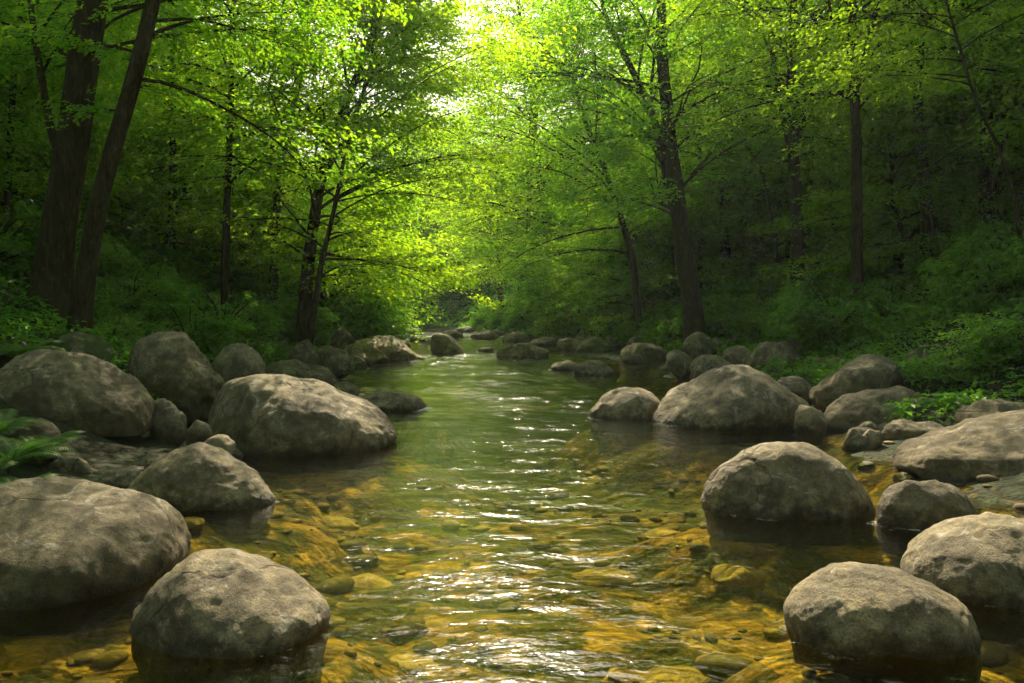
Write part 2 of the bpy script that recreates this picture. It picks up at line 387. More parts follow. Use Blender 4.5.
rock('boulder', 'big overhanging boulder at the left edge with a black hollow beneath it', B,
     [(-16, 392), (2, 362), (20, 350), (42, 345), (65, 350), (90, 356), (115, 369), (135, 389), (148, 412), (153, 437)], d=6.9, rough=1.25, ratio=0.62, sink=-0.10, group=BIG)
rock('boulder', 'moss covered boulder peeping over the big overhanging left boulder', B,
     [(42, 365), (52, 340), (65, 332), (78, 331), (97, 339), (113, 353), (122, 375)], d=8.7, ratio=0.8, moss=0.8, group=BIG)
rock('boulder', 'tall blocky boulder with pale right edge standing under the left bank bushes', B,
     [(122, 375), (126, 352), (137, 338), (165, 333), (187, 330), (202, 338), (216, 362), (224, 392)], d=8.4, ratio=0.7, moss=0.12, rough=1.5, n=2.7, group=BIG)
rock('boulder', 'small round boulder wedged right of the tall blocky boulder below bushes', B,
     [(212, 372), (216, 355), (224, 346), (236, 343), (250, 349), (260, 359), (266, 375)], d=10.4, ratio=0.8, moss=0.15, group=BIG)
rock('boulder', 'long low boulder just behind the largest tan boulder on the left', B,
     [(252, 388), (262, 370), (278, 361), (292, 359), (310, 364), (328, 370), (338, 386)], 391, ratio=0.6, group=BIG)
rock('stone', 'small wet stone at the right tip of the long low left boulder', 'stone',
     [(330, 392), (338, 383), (347, 381), (357, 386), (363, 394)], 397, ratio=0.7, group=BIG)
rock('stone', 'flat slab of rock lying in the water with foam at its right end', 'stone',
     [(358, 405), (364, 397), (378, 393), (394, 392), (412, 394), (424, 399), (431, 408)], 411, ratio=0.55, n=3.0, group=BIG)
rock('stone', 'grey lumpy stone in the gap right of the big overhanging boulder', 'stone',
     [(145, 420), (150, 402), (160, 397), (170, 400), (178, 409), (184, 425)], d=7.55, ratio=0.8, group=BIG)
rock('stone', 'dark little stone leaning on the grey lumpy stone in the gap', 'stone',
     [(168, 428), (172, 414), (179, 411), (185, 418), (187, 430)], d=7.3, ratio=0.8, group=BIG)
rock('stone', 'rounded cobble lying under the dark side of the largest tan boulder', 'stone',
     [(185, 435), (188, 423), (196, 418), (205, 422), (212, 436)], d=7.35, ratio=0.8, group=BIG)
rock('stone', 'smooth dark stone half hidden behind the peaked boulder', 'stone',
     [(196, 456), (204, 440), (218, 434), (232, 439), (242, 457)], 462, ratio=0.75, group=BIG)
rock('stone', 'shadowed rounded stone above the fern at the left edge', 'stone',
     [(2, 440), (6, 424), (18, 417), (44, 416), (56, 423), (64, 442)], d=5.9, ratio=0.7, moss=0.25, group=BIG)
rock('stone', 'wrinkled grey stone right of the fern at the left edge', 'stone',
     [(40, 480), (46, 460), (60, 451), (74, 453), (86, 462), (98, 474), (104, 487)], 491, ratio=0.7, rough=1.6, group=BIG)
rock('stone', 'flat brownish stone at the waterline left of the peaked boulder', 'stone',
     [(96, 488), (106, 474), (120, 467), (138, 465), (150, 472), (158, 486)], 494, ratio=0.7, group=BIG)
LM = 'rocks along the left bank farther upstream'
rock('rock', 'upright shaded rock under the bushes at the start of the left rock row', 'rock',
     [(286, 364), (290, 347), (299, 341), (309, 341), (316, 352), (319, 366)], d=14.4, ratio=0.8, group=LM)
rock('rock', 'dark rounded rock in the middle of the left rock row', 'rock',
     [(310, 366), (316, 352), (326, 345), (338, 346), (350, 356), (354, 366)], d=15.2, ratio=0.8, group=LM)
rock('rock', 'tilted slab sloping right into the water in the left rock row', 'rock',
     [(330, 360), (338, 347), (352, 343), (368, 346), (382, 351), (389, 360)], 366, ratio=0.8, group=LM)
rock('rock', 'small black wet rock at the waterline of the left rock row', 'rock',
     [(340, 365), (347, 357), (357, 355), (366, 360), (370, 366)], 369, ratio=0.7, group=LM)
rock('rock', 'broad sunlit rock reaching farthest into the water from the left row', 'rock',
     [(352, 352), (366, 340), (384, 339), (400, 345), (414, 352), (426, 359)], 362, ratio=0.7, n=2.8, group=LM)
rock('rock', 'golden edged rock high on the left row against the bright bush', 'rock',
     [(330, 340), (336, 330), (344, 327), (353, 334), (357, 343)], d=19.5, ratio=0.8, group=LM)
rock('rock', 'long flat rock behind the broad sunlit rock of the left row', 'rock',
     [(350, 346), (360, 338), (380, 335), (400, 337), (412, 344)], d=21.5, ratio=0.7, n=2.9, group=LM)
rock('rock', 'mossy rock below the bright bush near the left bend', 'rock',
     [(372, 340), (378, 332), (388, 330), (398, 335), (404, 342)], d=27, ratio=0.8, moss=0.5, group=LM)
CE = 'rocks standing in midstream'
rock('rock', 'wedge shaped dark rock in midstream at the riffle, steep left side', 'rock',
     [(430, 349), (431, 338), (434, 334), (444, 334), (454, 340), (465, 352)], 354, ratio=0.7, n=2.8, group=CE)
rock('rock', 'low loaf shaped rock alone in the middle of the stream', 'rock',
     [(496, 355), (499, 348), (506, 344), (522, 343), (540, 345), (547, 350), (550, 356)], 359, ratio=0.6, n=2.8, group=CE)
rock('rock', 'thin flat rock behind the striped low midstream rock', 'rock',
     [(549, 368), (560, 362), (572, 360), (584, 364), (588, 369)], 371, ratio=0.7, group=CE)
rock('rock', 'striped low rock tapering right, in the water right of centre', 'rock',
     [(574, 372), (582, 363), (594, 359), (604, 362), (612, 370), (619, 375)], 376, ratio=0.7, rough=1.5, group=CE)
rock('boulder', 'smaller smooth boulder touching the left end of the big right midstream boulder', B,
     [(590, 415), (596, 402), (606, 392), (620, 387), (636, 386), (650, 391), (662, 402), (668, 416)], 420, ratio=0.75, group=CE)
rock('boulder', 'big pale topped boulder in the water right of centre', B,
     [(651, 420), (662, 405), (686, 386), (712, 371), (735, 365), (752, 366), (770, 375), (788, 389), (801, 399), (808, 413)], 431, ratio=0.65, group=BIGR)
rock('boulder', 'evenly domed boulder in the right water, lit on its upper left', B,
     [(703, 504), (711, 482), (728, 462), (752, 448), (782, 442), (808, 444), (836, 456), (858, 477), (873, 508)], 520, ratio=0.68, group=BIGR)
rock('boulder', 'small domed boulder between the evenly domed one and the right edge', B,
     [(878, 522), (888, 494), (905, 479), (930, 476), (952, 482), (970, 498), (980, 522)], 532, ratio=0.75, group=BIGR)
rock('boulder', 'broad sloping slab boulder running out of the right edge', B,
     [(895, 466), (905, 449), (925, 442), (950, 437), (985, 427), (1024, 415), (1070, 412), (1105, 432), (1125, 470)], 492, ratio=0.55, group=BIGR)
rock('boulder', 'dark boulder cut off by the right edge above the lowest right boulder', B,
     [(906, 575), (920, 551), (950, 531), (985, 517), (1015, 513), (1050, 516), (1085, 535), (1110, 580)], 610, ratio=0.7, group=BIGR)
rock('boulder', 'lowest right boulder, smooth oval with dark wet foot in open water', B,
     [(787, 615), (797, 594), (820, 578), (852, 570), (885, 570), (922, 578), (952, 596), (973, 632)], 662, ratio=0.68, group=BIGR)
RB = 'rocks along the right bank'
rock('boulder', 'angular grey boulder under the right bank bushes, upper of two', B,
     [(810, 398), (820, 384), (846, 366), (866, 357), (880, 355), (896, 361), (906, 378)], d=9.6, ratio=0.7, rough=1.5, moss=0.2, group=RB)
rock('boulder', 'long shaded boulder sloping left to the water, lower of two on the right bank', B,
     [(808, 427), (822, 412), (844, 396), (866, 385), (886, 383), (910, 385), (930, 391), (944, 412)], 431, ratio=0.6, rough=1.3, moss=0.2, group=RB)
rock('stone', 'flat low stone on the shore left of the broad sloping slab', 'stone',
     [(876, 436), (884, 423), (902, 419), (925, 420), (942, 427), (950, 440)], d=7.6, ratio=0.7, group=RB)
rock('stone', 'knobbly little stone at the water in front of the long shaded boulder', 'stone',
     [(850, 442), (855, 431), (866, 427), (878, 431), (884, 442)], 446, ratio=0.8, group=RB)
rock('stone', 'tiny flat stone perched behind the knobbly little stone', 'stone',
     [(858, 430), (863, 423), (870, 421), (877, 425), (880, 431)], d=8.3, ratio=0.8, group=RB)
rock('stone', 'grey rounded stone above the broad sloping slab by the right edge', 'stone',
     [(958, 422), (968, 407), (985, 399), (1005, 397), (1026, 402), (1040, 420)], d=7.5, ratio=0.7, moss=0.2, group=RB)
rock('rock', 'mossy outcrop rock with reddish earth among the right bank bushes', 'rock',
     [(905, 372), (920, 350), (945, 343), (975, 346), (1000, 352), (1020, 375)], d=10.6, ratio=0.6, moss=0.75, group=RB)
rock('rock', 'pale stone half buried in the right bushes high on the slope', 'rock',
     [(908, 338), (915, 329), (926, 325), (938, 329), (944, 338)], d=13.5, ratio=0.7, moss=0.3, group=RB)
rock('rock', 'stepped rock with a rounded knob beside the bush behind the big pale boulder', 'rock',
     [(748, 366), (756, 352), (768, 341), (780, 340), (790, 348), (796, 366)], d=13.2, ratio=0.8, rough=1.6, moss=0.25, group=RB)
rock('rock', 'chunky lit rock at the water left of the stony right shore', 'rock',
     [(620, 357), (624, 346), (636, 342), (652, 342), (662, 348), (668, 358)], 363, ratio=0.75, rough=1.4, group=RB)
rock('rock', 'round shaded rock at the foot of the right bushes', 'rock',
     [(556, 348), (560, 339), (568, 336), (578, 338), (583, 348)], 351, ratio=0.75, group=RB)
rock('rock', 'low sloping rock between the round shaded rock and the chunky lit rock', 'rock',
     [(574, 350), (584, 341), (598, 337), (608, 340), (614, 350)], 352, ratio=0.7, group=RB)
rock('rock', 'broken grey rock behind and right of the chunky lit rock', 'rock',
     [(664, 362), (670, 352), (682, 350), (690, 356), (694, 364)], d=15.6, ratio=0.8, rough=1.7, group=RB)
rock('rock', 'grey ledge rock above the stony shore left of the big right trunk', 'rock',
     [(680, 350), (688, 338), (700, 332), (712, 338), (718, 350)], d=17.2, ratio=0.8, rough=1.6, moss=0.2, group=RB)
rock('rock', 'cracked rock on the stony shore directly behind the big pale boulder', 'rock',
     [(690, 370), (696, 358), (706, 352), (720, 355), (730, 362), (738, 372)], d=13.6, ratio=0.8, rough=1.7, group=RB)
rock('rock', 'wide grey rock on the shore right of the cracked rock', 'rock',
     [(716, 364), (724, 351), (740, 348), (756, 352), (762, 366)], d=14.6, ratio=0.7, rough=1.5, group=RB)
rock('stone', 'small pale stone at the waterline before the cracked rock', 'stone',
     [(696, 378), (701, 371), (708, 369), (714, 373), (717, 379)], 381, ratio=0.8, group=RB)
rock('rock', 'flat brownish rock between the big pale boulder and the upper bank boulder', 'rock',
     [(768, 392), (776, 380), (792, 375), (808, 380), (816, 394)], d=10.6, ratio=0.7, rough=1.4, group=RB)
rock('rock', 'greyish wet rock at the foot of the long shaded right boulder', 'rock',
     [(792, 424), (798, 410), (808, 402), (820, 408), (826, 424)], d=8.7, ratio=0.7, group=RB)
FAR = 'far rocks at the bend'
for i, (p, b_, lab) in enumerate([
    ([(440, 336), (446, 331), (456, 330), (464, 336)], 338, 'small far rock in the white riffle behind the wedge shaped rock'),
    ([(470, 338), (478, 332), (492, 331), (500, 337)], 340, 'low dark far rock on the right edge of the riffle'),
    ([(502, 341), (508, 334), (522, 332), (534, 335), (540, 342)], 343, 'long far rock under the sunlit bush right of centre'),
    ([(528, 344), (536, 338), (548, 336), (558, 343)], 346, 'dark far rock behind the low loaf shaped rock'),
    ([(456, 331), (462, 327), (472, 326), (480, 331)], 332.5, 'mossy far hump of rock where the stream bends'),
    ([(398, 333), (404, 328), (414, 327), (420, 333)], 334.5, 'tiny far rock on the left side of the bend'),
    ([(408, 340), (414, 336), (424, 336), (430, 341)], 342, 'flat far rock left of the wedge shaped rock'),
    ([(478, 350), (484, 347), (490, 347), (495, 350)], 352, 'barely emerging stone left of the loaf shaped rock')]):
    rock('rock', lab, 'rock', p, b_, ratio=0.7, rough=1.3, group=FAR, moss=0.5 if 'mossy' in lab else 0.0)

# loose stones in the rubble along both waterlines and on the stream bed
protos = []
for i in range(9):
    k = np.linspace(-1, 1, 7); pr = np.stack([k * 0.5, 0.10 + 0.42 * np.sqrt(np.clip(1 - k ** 2, 0, 1)) * (1 + 0.25 * np.random.default_rng(i).normal(size=7))], 1)
    pr[0, 1] = pr[-1, 1] = 0.08
    me = build_rock(pr, 0.40, -0.22, 500 + i, 44, 2.0, 2.4, 0.1, False); me.name = 'stone'; protos.append(me)
def stone(x, y, z, s, label, group, sq=0.8, moss=0.0):
    o = link('stone', random.choice(protos)); o.location = (x, y, z); o.rotation_euler = (random.uniform(-.2, .2), random.uniform(-.2, .2), random.uniform(0, 6.28))
    o.scale = (s, s * random.uniform(0.75, 1.1), s * sq * random.uniform(0.7, 1.2)); o['moss'] = moss; o['stain_shade'] = 0.3
    tag(o, label, 'stone', group)
def clear(x, y, m=0.0):
    for (a, b, w, d) in ROCKS:
        if abs(x - a) < w + m and abs(y - b) < d + m: return False
    return True
def scatter(n, y0, y1, side, s0, s1, smin, smax, label, group):
    c = 0; k = 0
    while c < n and k < n * 20:
        k += 1
        y = y0 + (y1 - y0) * random.random() ** 0.8; l, r = edges(y); s = random.uniform(s0, s1)
        x = float(l - s) if side < 0 else float(r + s)
        if not clear(x, y, -0.1): continue
        S = random.uniform(smin, smax); z = gz(x, y)
        stone(x, y, z, S, label, group, moss=random.choice((0, 0.15, 0.3, 0.55))); c += 1
scatter(34, 5.0, 13, -1, -0.35, 0.9, 0.12, 0.34, 'small stone in the shaded rubble between the left bank boulders', 'rubble stones at the left waterline')
scatter(46, 13, 46, -1, -0.4, 1.3, 0.2, 0.85, 'small rock in the upstream rubble along the left waterline', 'upstream rubble on the left')
scatter(44, 6.0, 15, 1, -0.4, 1.3, 0.12, 0.40, 'small stone in the shaded rubble along the right waterline', 'rubble stones at the right waterline')
scatter(125, 13, 44, 1, -0.5, 1.6, 0.2, 0.85, 'small grey rock in the upstream rubble along the right waterline', 'upstream rubble on the right')

MOUND += [q for q in ROCKS if q[1] < 16]
GX, GY = np.meshgrid(xs, ys)
g = link('ground', grid_mesh('ground', GX, GY, ground_z(GX, GY), M_GROUND)); g['kind'] = 'structure'

# submerged stones on the bed
def bed_stone(px, py, wpx, label, hgt=0.16):
    p = on_level(px, py, -0.30); s = wpx * p[1] / FPX
    o = link('submerged_stone', random.choice(protos)); z = gz(p[0], p[1])
    o.location = (p[0], p[1], z - 0.06); o.scale = (s, s * 0.9, min(0.40, s * 0.6) * 0.62); o.rotation_euler = (0, 0, random.uniform(-0.5, 0.5)); o['moss'] = 0.0
    tag(o, label, 'stone', 'stones under water on the stream bed')
    o.data = o.data.copy(); o.data.materials[0] = M_BED
def bed_material():
    t = NT('algae_coated_bed_stone'); P = t.pos()
    n2 = t.noise(P, 14, 6, 0.7); n3 = t.noise(P, 70, 3, 0.7)
    c = t.ramp(n2, (0.3, (0.14, 0.088, 0.018)), (0.5, (0.34, 0.22, 0.05)), (0.7, (0.50, 0.35, 0.10)))
    c = t.mix(t.rng(n3, 0.5, 0.68, 0, 0.5), c, (0.07, 0.045, 0.012))
    return t.done(t.n('ShaderNodeBsdfPrincipled', {'Base Color': c, 'Roughness': 0.8, 'Normal': t.bump(n2, 0.6, 0.04)}).outputs[0])
M_BED = bed_material()
for a in [(702, 624, 80, 'round golden stone under water left of the lowest right boulder'),
          (605, 560, 90, 'flat golden stone under water in the sunlit middle of the bed'),
          (655, 665, 120, 'broad ochre stone under water at the bottom edge right of centre'),
          (745, 575, 70, 'dull brown stone under water between the domed and the lowest right boulder'),
          (560, 520, 60, 'small ochre stone under water upstream of the flat golden stone'),
          (360, 560, 80, 'amber stone under water right of the low front left boulder'),
          (400, 640, 100, 'broad amber stone under water at the bottom edge left of centre'),
          (200, 675, 90, 'dim brown stone under water below the low front left boulder'),
          (330, 510, 60, 'amber stone under water right of the peaked boulder'),
          (660, 520, 60, 'ochre stone under water left of the evenly domed boulder'),
          (470, 670, 110, 'greyish broad stone under water below the glitter at the bottom edge'),
          (880, 680, 90, 'dim ochre stone under water below the lowest right boulder')]:
    bed_stone(*a)

# gravel and cobbles that carpet the bed: nobody could count them
def gravel(n, y0, y1):
    rg = np.random.default_rng(11); y = y0 + (y1 - y0) * rg.random(n) ** 1.5; l, r = edges(y); x = l - 0.3 + (r - l + 0.6) * rg.random(n)
    ok = fbm(x * 0.9, y * 0.9, 21.0, 3) + rg.normal(0, 0.25, n) > -0.15; x, y = x[ok], y[ok]; n = len(x)
    z = ground_z(x, y); s = np.clip(rg.lognormal(-3.35, 0.6, n), 0.015, 0.15)
    me = bpy.data.meshes.new('tmp'); import bmesh
    bm = bmesh.new(); bmesh.ops.create_icosphere(bm, subdivisions=2, radius=1.0); bm.to_mesh(me); bm.free()
    v = np.array([q.co[:] for q in me.vertices]); f = np.array([q.vertices[:] for q in me.polygons]); bpy.data.meshes.remove(me)
    a = rg.uniform(0, 6.28, n); ca, sa = np.cos(a), np.sin(a); k = len(v)
    V = v[None] * np.stack([s * rg.uniform(0.7, 1.2, n), s * rg.uniform(0.5, 0.9, n), s * rg.uniform(0.25, 0.45, n)], -1)[:, None]
    q = rg.uniform(0, 50, n)[:, None]; V = V * (1 + 0.22 * pnoise(v[None, :, 0] * 1.3 + q, v[None, :, 1] * 1.3, v[None, :, 2] * 1.3))[..., None]
    X = V[..., 0] * ca[:, None] - V[..., 1] * sa[:, None] + x[:, None]; Y = V[..., 0] * sa[:, None] + V[..., 1] * ca[:, None] + y[:, None]; Z = V[..., 2] + (z + s * 0.12)[:, None]
    F = (f[None] + (np.arange(n) * k)[:, None, None]).reshape(-1, 3)
    t = NT('bed_gravel'); g = t.n('ShaderNodeNewGeometry'); rr = g.outputs['Random Per Island']; nn = t.noise(g.outputs['Position'], 60, 4, 0.7)
    c = t.ramp(rr, (0.0, (0.05, 0.032, 0.008)), (0.35, (0.13, 0.078, 0.015)), (0.65, (0.22, 0.135, 0.028)), (0.9, (0.34, 0.23, 0.06)), (1.0, (0.17, 0.13, 0.06)))
    c = t.mix(t.rng(nn, 0.45, 0.65, 0, 0.6), c, (0.06, 0.05, 0.015))
    m = t.done(t.n('ShaderNodeBsdfPrincipled', {'Base Color': c, 'Roughness': 0.75, 'Normal': t.bump(nn, 0.4, 0.01)}).outputs[0])
    o = link('gravel', mesh_np('gravel', np.stack([X, Y, Z], -1).reshape(-1, 3), F, m)); tag(o, 'brown and ochre gravel carpeting the stream bed', 'gravel', kind='stuff')
gravel(2000, 1.2, 11)

# ------------------------------------------------------------------ water
wy = [-6.0]
while wy[-1] < 96:
    y = wy[-1]; wy.append(y + (0.15 if y < 1 else max(0.022, 0.0052 * y - 0.008)))
wy = np.array(wy); l, r = edges(wy)
v = np.linspace(0, 1, 300)
WX = (l - 1.3)[:, None] + (r - l + 2.6)[:, None] * v[None]; WY = np.repeat(wy[:, None], 300, 1)
foam = np.zeros_like(WX); amp = np.ones_like(WX)
rif = 0.9 * np.exp(-((WY - 23) / 3.5) ** 2) + 1.3 * np.exp(-((WY - 42) / 8) ** 2) + 0.4 * np.exp(-((WY - 13) / 3) ** 2)
amp += rif * 0.9
foam += 0.58 * np.clip(rif, 0, 1.2) * sstep(-0.2, 0.5, fbm(WX * 0.5, WY * 0.25, 6.6, 3) + 0.1)
for (a, b, w, d) in ROCKS:
    e = np.sqrt(((WX - a) / (w + 0.02)) ** 2 + ((WY - b) / (d + 0.02)) ** 2)
    ring = np.exp(-np.maximum(e - 0.95, 0) * w / 0.09) 
    up = 0.35 + 0.65 * sstep(-0.3, 1, (a * 0 + np.where(a > 0, -(WX - a) / w, (WX - a) / w)))
    foam = np.maximum(foam, ring * up * (0.70 if b > 9 else 0.55)); amp += 0.5 * ring
sp = lambda f, k, o: pnoise(WX * f * 0.75 + o + 0.5 * pnoise(WX * f * .4, WY * f * .4, o), WY * f * k + o, o)
calm = 0.45 + 1.15 * sstep(-0.35, 0.45, fbm(WX * 0.55, WY * 0.35, 12.5, 3))
amp *= calm * (1 + 0.9 * sstep(6, 11, WY))
WZ = amp * (0.018 * sp(0.9, 1.2, 1.3) + 0.0105 * sp(2.3, 1.35, 5.7) + 0.0046 * sp(5.6, 1.4, 9.1) + 0.0014 * sp(13, 1.4, 3.1))
me = grid_mesh('water', WX, WY, WZ, M_WATER)
at_ = me.attributes.new('foam', 'FLOAT', 'POINT'); at_.data.foreach_set('value', foam.astype(np.float32).ravel())
wobj = link('water', me); wobj['kind'] = 'structure'

# ------------------------------------------------------------------ plants
def norm(a): return a / (np.linalg.norm(a, axis=-1, keepdims=True) + 1e-9)
def leaves_np(Pn, D, N, size, width=0.55, fold=0.12, r=rng):
    """one pointed leaf per row: Pn base, D along, N up, size length"""
    S = norm(np.cross(D, N)); N = np.cross(S, D); s = size[:, None]
    droop = -0.10 * s * N
    v0 = Pn; v2 = Pn + D * s + droop * 1.6
    m = Pn + D * s * 0.45
    v1 = m + S * s * width * 0.5 + N * s * fold; v3 = m - S * s * width * 0.5 + N * s * fold
    V = np.stack([v0, v1, v2, v3], 1).reshape(-1, 3)
    F = np.arange(len(Pn) * 4).reshape(-1, 4)
    return V, F
def tube(path, rad, k=8, wob=0.0, seed=0):
    path = np.asarray(path, float); n = len(path)
    T = norm(np.gradient(path, axis=0)); ref = np.array((0.31, 0.95, 0.1)); A = norm(np.cross(T, ref)); Bv = np.cross(T, A)
    th = np.linspace(0, 2 * math.pi, k, endpoint=False)
    rr = np.asarray(rad)[:, None] * (1 + wob * pnoise(np.cos(th)[None] * 1.7 + seed, np.sin(th)[None] * 1.7, path[:, 2:3] * 0.8))
    V = path[:, None] + rr[..., None] * (np.cos(th)[None, :, None] * A[:, None] + np.sin(th)[None, :, None] * Bv[:, None])
    i = np.arange(n * k).reshape(n, k); j = np.roll(i, -1, 1)
    return V.reshape(-1, 3), np.stack([i[:-1], j[:-1], j[1:], i[1:]], -1).reshape(-1, 4)
class Acc:
    def __init__(s): s.V, s.F, s.o = [], [], 0
    def add(s, V, F): s.V.append(V); s.F.append(F + s.o); s.o += len(V)
    def mesh(s, name, mat, smooth=True): return mesh_np(name, np.concatenate(s.V), np.concatenate(s.F), mat, smooth)
def resample(p, n):
    p = np.asarray(p, float); d = np.concatenate([[0], np.cumsum(np.linalg.norm(np.diff(p, axis=0), axis=1))]); t = np.linspace(0, d[-1], n)
    q = np.stack([np.interp(t, d, p[:, i]) for i in range(p.shape[1])], 1)
    for _ in range(3): q[1:-1] = (q[:-2] + 2 * q[1:-1] + q[2:]) / 4
    return q

def limb_leaves(acc_w, acc_l, base, az, el, L, r0, rg, leaf, twig_n=13, sub_n=5, leaf_n=7, sides=5, dens=1.0):
    """one arching limb with flat layered sprays"""
    n = 9; s = np.linspace(0, 1, n)
    e = el - s * (0.55 + rg.uniform(-0.1, 0.25)); a = az + np.cumsum(rg.normal(0, 0.17, n))
    step = L / (n - 1)
    d = np.stack([np.cos(a) * np.cos(e), np.sin(a) * np.cos(e), np.sin(e)], 1)
    P = base + np.concatenate([[[0, 0, 0]], np.cumsum(d[:-1] * step, 0)])
    V, F = tube(P, r0 * (1 - 0.85 * s) + 0.004, sides); acc_w.add(V, F)
    m = max(4, int(twig_n * dens)); st = np.sort(rg.uniform(0.06, 1.0, m)); side = np.where(np.arange(m) % 2 == 0, 1, -1)
    B0 = np.stack([np.interp(st, s, P[:, i]) for i in range(3)], 1); aa = np.interp(st, s, a)
    ta = aa + side * rg.uniform(0.5, 1.15, m) * (1 - 0.45 * st); tl = L * (0.20 + 0.42 * np.sin(np.clip(st, 0, 1) * math.pi * 0.78 + 0.35)) * rg.uniform(0.65, 1.15, m)
    te = rg.uniform(-0.15, 0.30, m)
    # twig wood: thin three-sided
    for q in range(0, m, 1):
        tp = B0[q] + np.linspace(0, 1, 4)[:, None] * tl[q] * np.array((math.cos(ta[q]) * math.cos(te[q]), math.sin(ta[q]) * math.cos(te[q]), math.sin(te[q])))
        tp[:, 2] -= 0.12 * tl[q] * np.linspace(0, 1, 4) ** 2
        V, F = tube(tp, np.array((0.006, 0.005, 0.004, 0.002)) * min(1.3, r0 / 0.03), 3); acc_w.add(V, F)
    # sub twigs
    k = sub_n; ss = rg.uniform(0.15, 1.0, (m, k)); sd = np.where(np.arange(k) % 2 == 0, 1, -1)[None]
    TD = np.stack([np.cos(ta) * np.cos(te), np.sin(ta) * np.cos(te), np.sin(te)], 1)
    B1 = B0[:, None] + TD[:, None] * (ss * tl[:, None])[..., None]; B1[..., 2] -= 0.12 * tl[:, None] * ss ** 2
    sa = ta[:, None] + sd * rg.uniform(0.35, 1.0, (m, k)); sl = tl[:, None] * rg.uniform(0.25, 0.5, (m, k)); se = te[:, None] + rg.normal(-0.10, 0.18, (m, k))
    SD = np.stack([np.cos(sa) * np.cos(se), np.sin(sa) * np.cos(se), np.sin(se)], -1)
    # leaves
    q = leaf_n; ls = (np.arange(q)[None, None] + rg.uniform(0, 1, (m, k, q))) / q; ld = np.where(np.arange(q) % 2 == 0, 1, -1)
    LP = B1[:, :, None] + SD[:, :, None] * (ls * sl[..., None])[..., None]
    LP[..., 2] -= 0.10 * sl[..., None] * ls ** 2
    LP = LP + rg.normal(0, 0.025, LP.shape)
    la = sa[..., None] + ld * rg.uniform(0.3, 1.2, (m, k, q)); le = rg.normal(-0.22, 0.30, (m, k, q))
    LD = np.stack([np.cos(la) * np.cos(le), np.sin(la) * np.cos(le), np.sin(le)], -1).reshape(-1, 3)
    N = np.array((0, 0, 1.0)) + rg.normal(0, 0.33, LD.shape)
    V, F = leaves_np(LP.reshape(-1, 3), LD, norm(N), leaf * rg.uniform(0.65, 1.25, len(LD)), 0.62); acc_l.add(V, F)

def make_tree(paths, zlo, crown, seed, leaf=0.105, limbs=44, L0=3.6, front=0.0, open_side=None, up=0.70, dens=1.0, low=0.0, twig_n=17, sub_n=6, leaf_n=6):
    """paths: list of (points (n,3) local, r_base, r_top); crown: reach profile multiplier; front: below this height no limb grows toward the viewer"""
    rg = np.random.default_rng(seed); W, Lf = Acc(), Acc()
    tot = sum(np.linalg.norm(np.diff(np.asarray(p[0]), axis=0), axis=1).sum() for p in paths)
    for pi, (pts, ra, rb) in enumerate(paths):
        P = resample(pts, 26); s = np.linspace(0, 1, 26)
        P[1:-1, :2] += 0.035 * np.stack([pnoise(P[1:-1, 2] * 0.5, seed, pi), pnoise(P[1:-1, 2] * 0.5, seed + 9.5, pi)], 1)
        rad = ra + (rb - ra) * s ** 0.9
        if pi == 0: rad = rad * (1 + 0.55 * np.exp(-(P[:, 2] - P[0, 2]) / 0.35))
        V, F = tube(P, rad, 14 if ra > 0.1 else 8, 0.16, seed); W.add(V, F)
        ln = np.linalg.norm(np.diff(np.asarray(pts), axis=0), axis=1).sum(); nl = max(5, int(0.74 * limbs * ln / tot))
        z0, z1 = P[:, 2].min(), P[:, 2].max()
        ga = rg.uniform(0, 6.28)
        for i in range(nl):
            h = zlo + (z1 - zlo) * ((i + rg.uniform(0, 1)) / nl)
            if h < z0: continue
            ga += 2.39996 + rg.normal(0, 0.35); az = ga
            if front and h < front and math.sin(az) < -0.15 : az = -az
            if open_side is not None and rg.random() < 0.30 and math.cos(az - open_side) < 0: az = open_side + rg.normal(0, 1.1)
            b = np.array([np.interp(h, P[:, 2], P[:, q]) for q in range(3)]); rr = np.interp(h, P[:, 2], rad)
            f = (h - zlo) / max(0.1, z1 - zlo); L = L0 * (0.55 + 0.75 * math.sin(min(1, f * 0.9 + 0.2) * math.pi)) * rg.uniform(0.7, 1.2)
            limb_leaves(W, Lf, b, az, up * (0.6 + f) + rg.normal(0, 0.28), L, min(rr * 0.4, 0.006 + 0.007 * L), rg, leaf, twig_n, sub_n, leaf_n, 5, dens)
    if front:   # the shaded side low on the bole carries few leaves
        V = np.concatenate(Lf.V).reshape(-1, 4, 3); b = V[:, 0]; P = resample(paths[0][0], 40)
        tx, ty = np.interp(b[:, 2], P[:, 2], P[:, 0]), np.interp(b[:, 2], P[:, 2], P[:, 1])
        cut = (b[:, 1] < ty) & (np.abs(b[:, 0] - tx) < paths[0][1] + 0.30) & (b[:, 2] < front + 2.5) & (rg.random(len(b)) < 0.9)
        V = V[~cut].reshape(-1, 3); Lf.V = [V]; Lf.F = [np.arange(len(V)).reshape(-1, 4)]
    return W.mesh('trunk', M_BARK), Lf.mesh('crown', M_LEAF, False)

def tree_thing(name, label, loc, tm, cm, group, scale=1.0, rz=0.0, tint=None):
    e = bpy.data.objects.new(name, None); col.objects.link(e); e.location = loc; e.scale = (scale,) * 3; e.rotation_euler = (0, 0, rz)
    link('trunk', tm, e); c = link('crown', cm, e); c['tint'] = random.random() if tint is None else tint
    tag(e, label, 'tree', group)
    return e

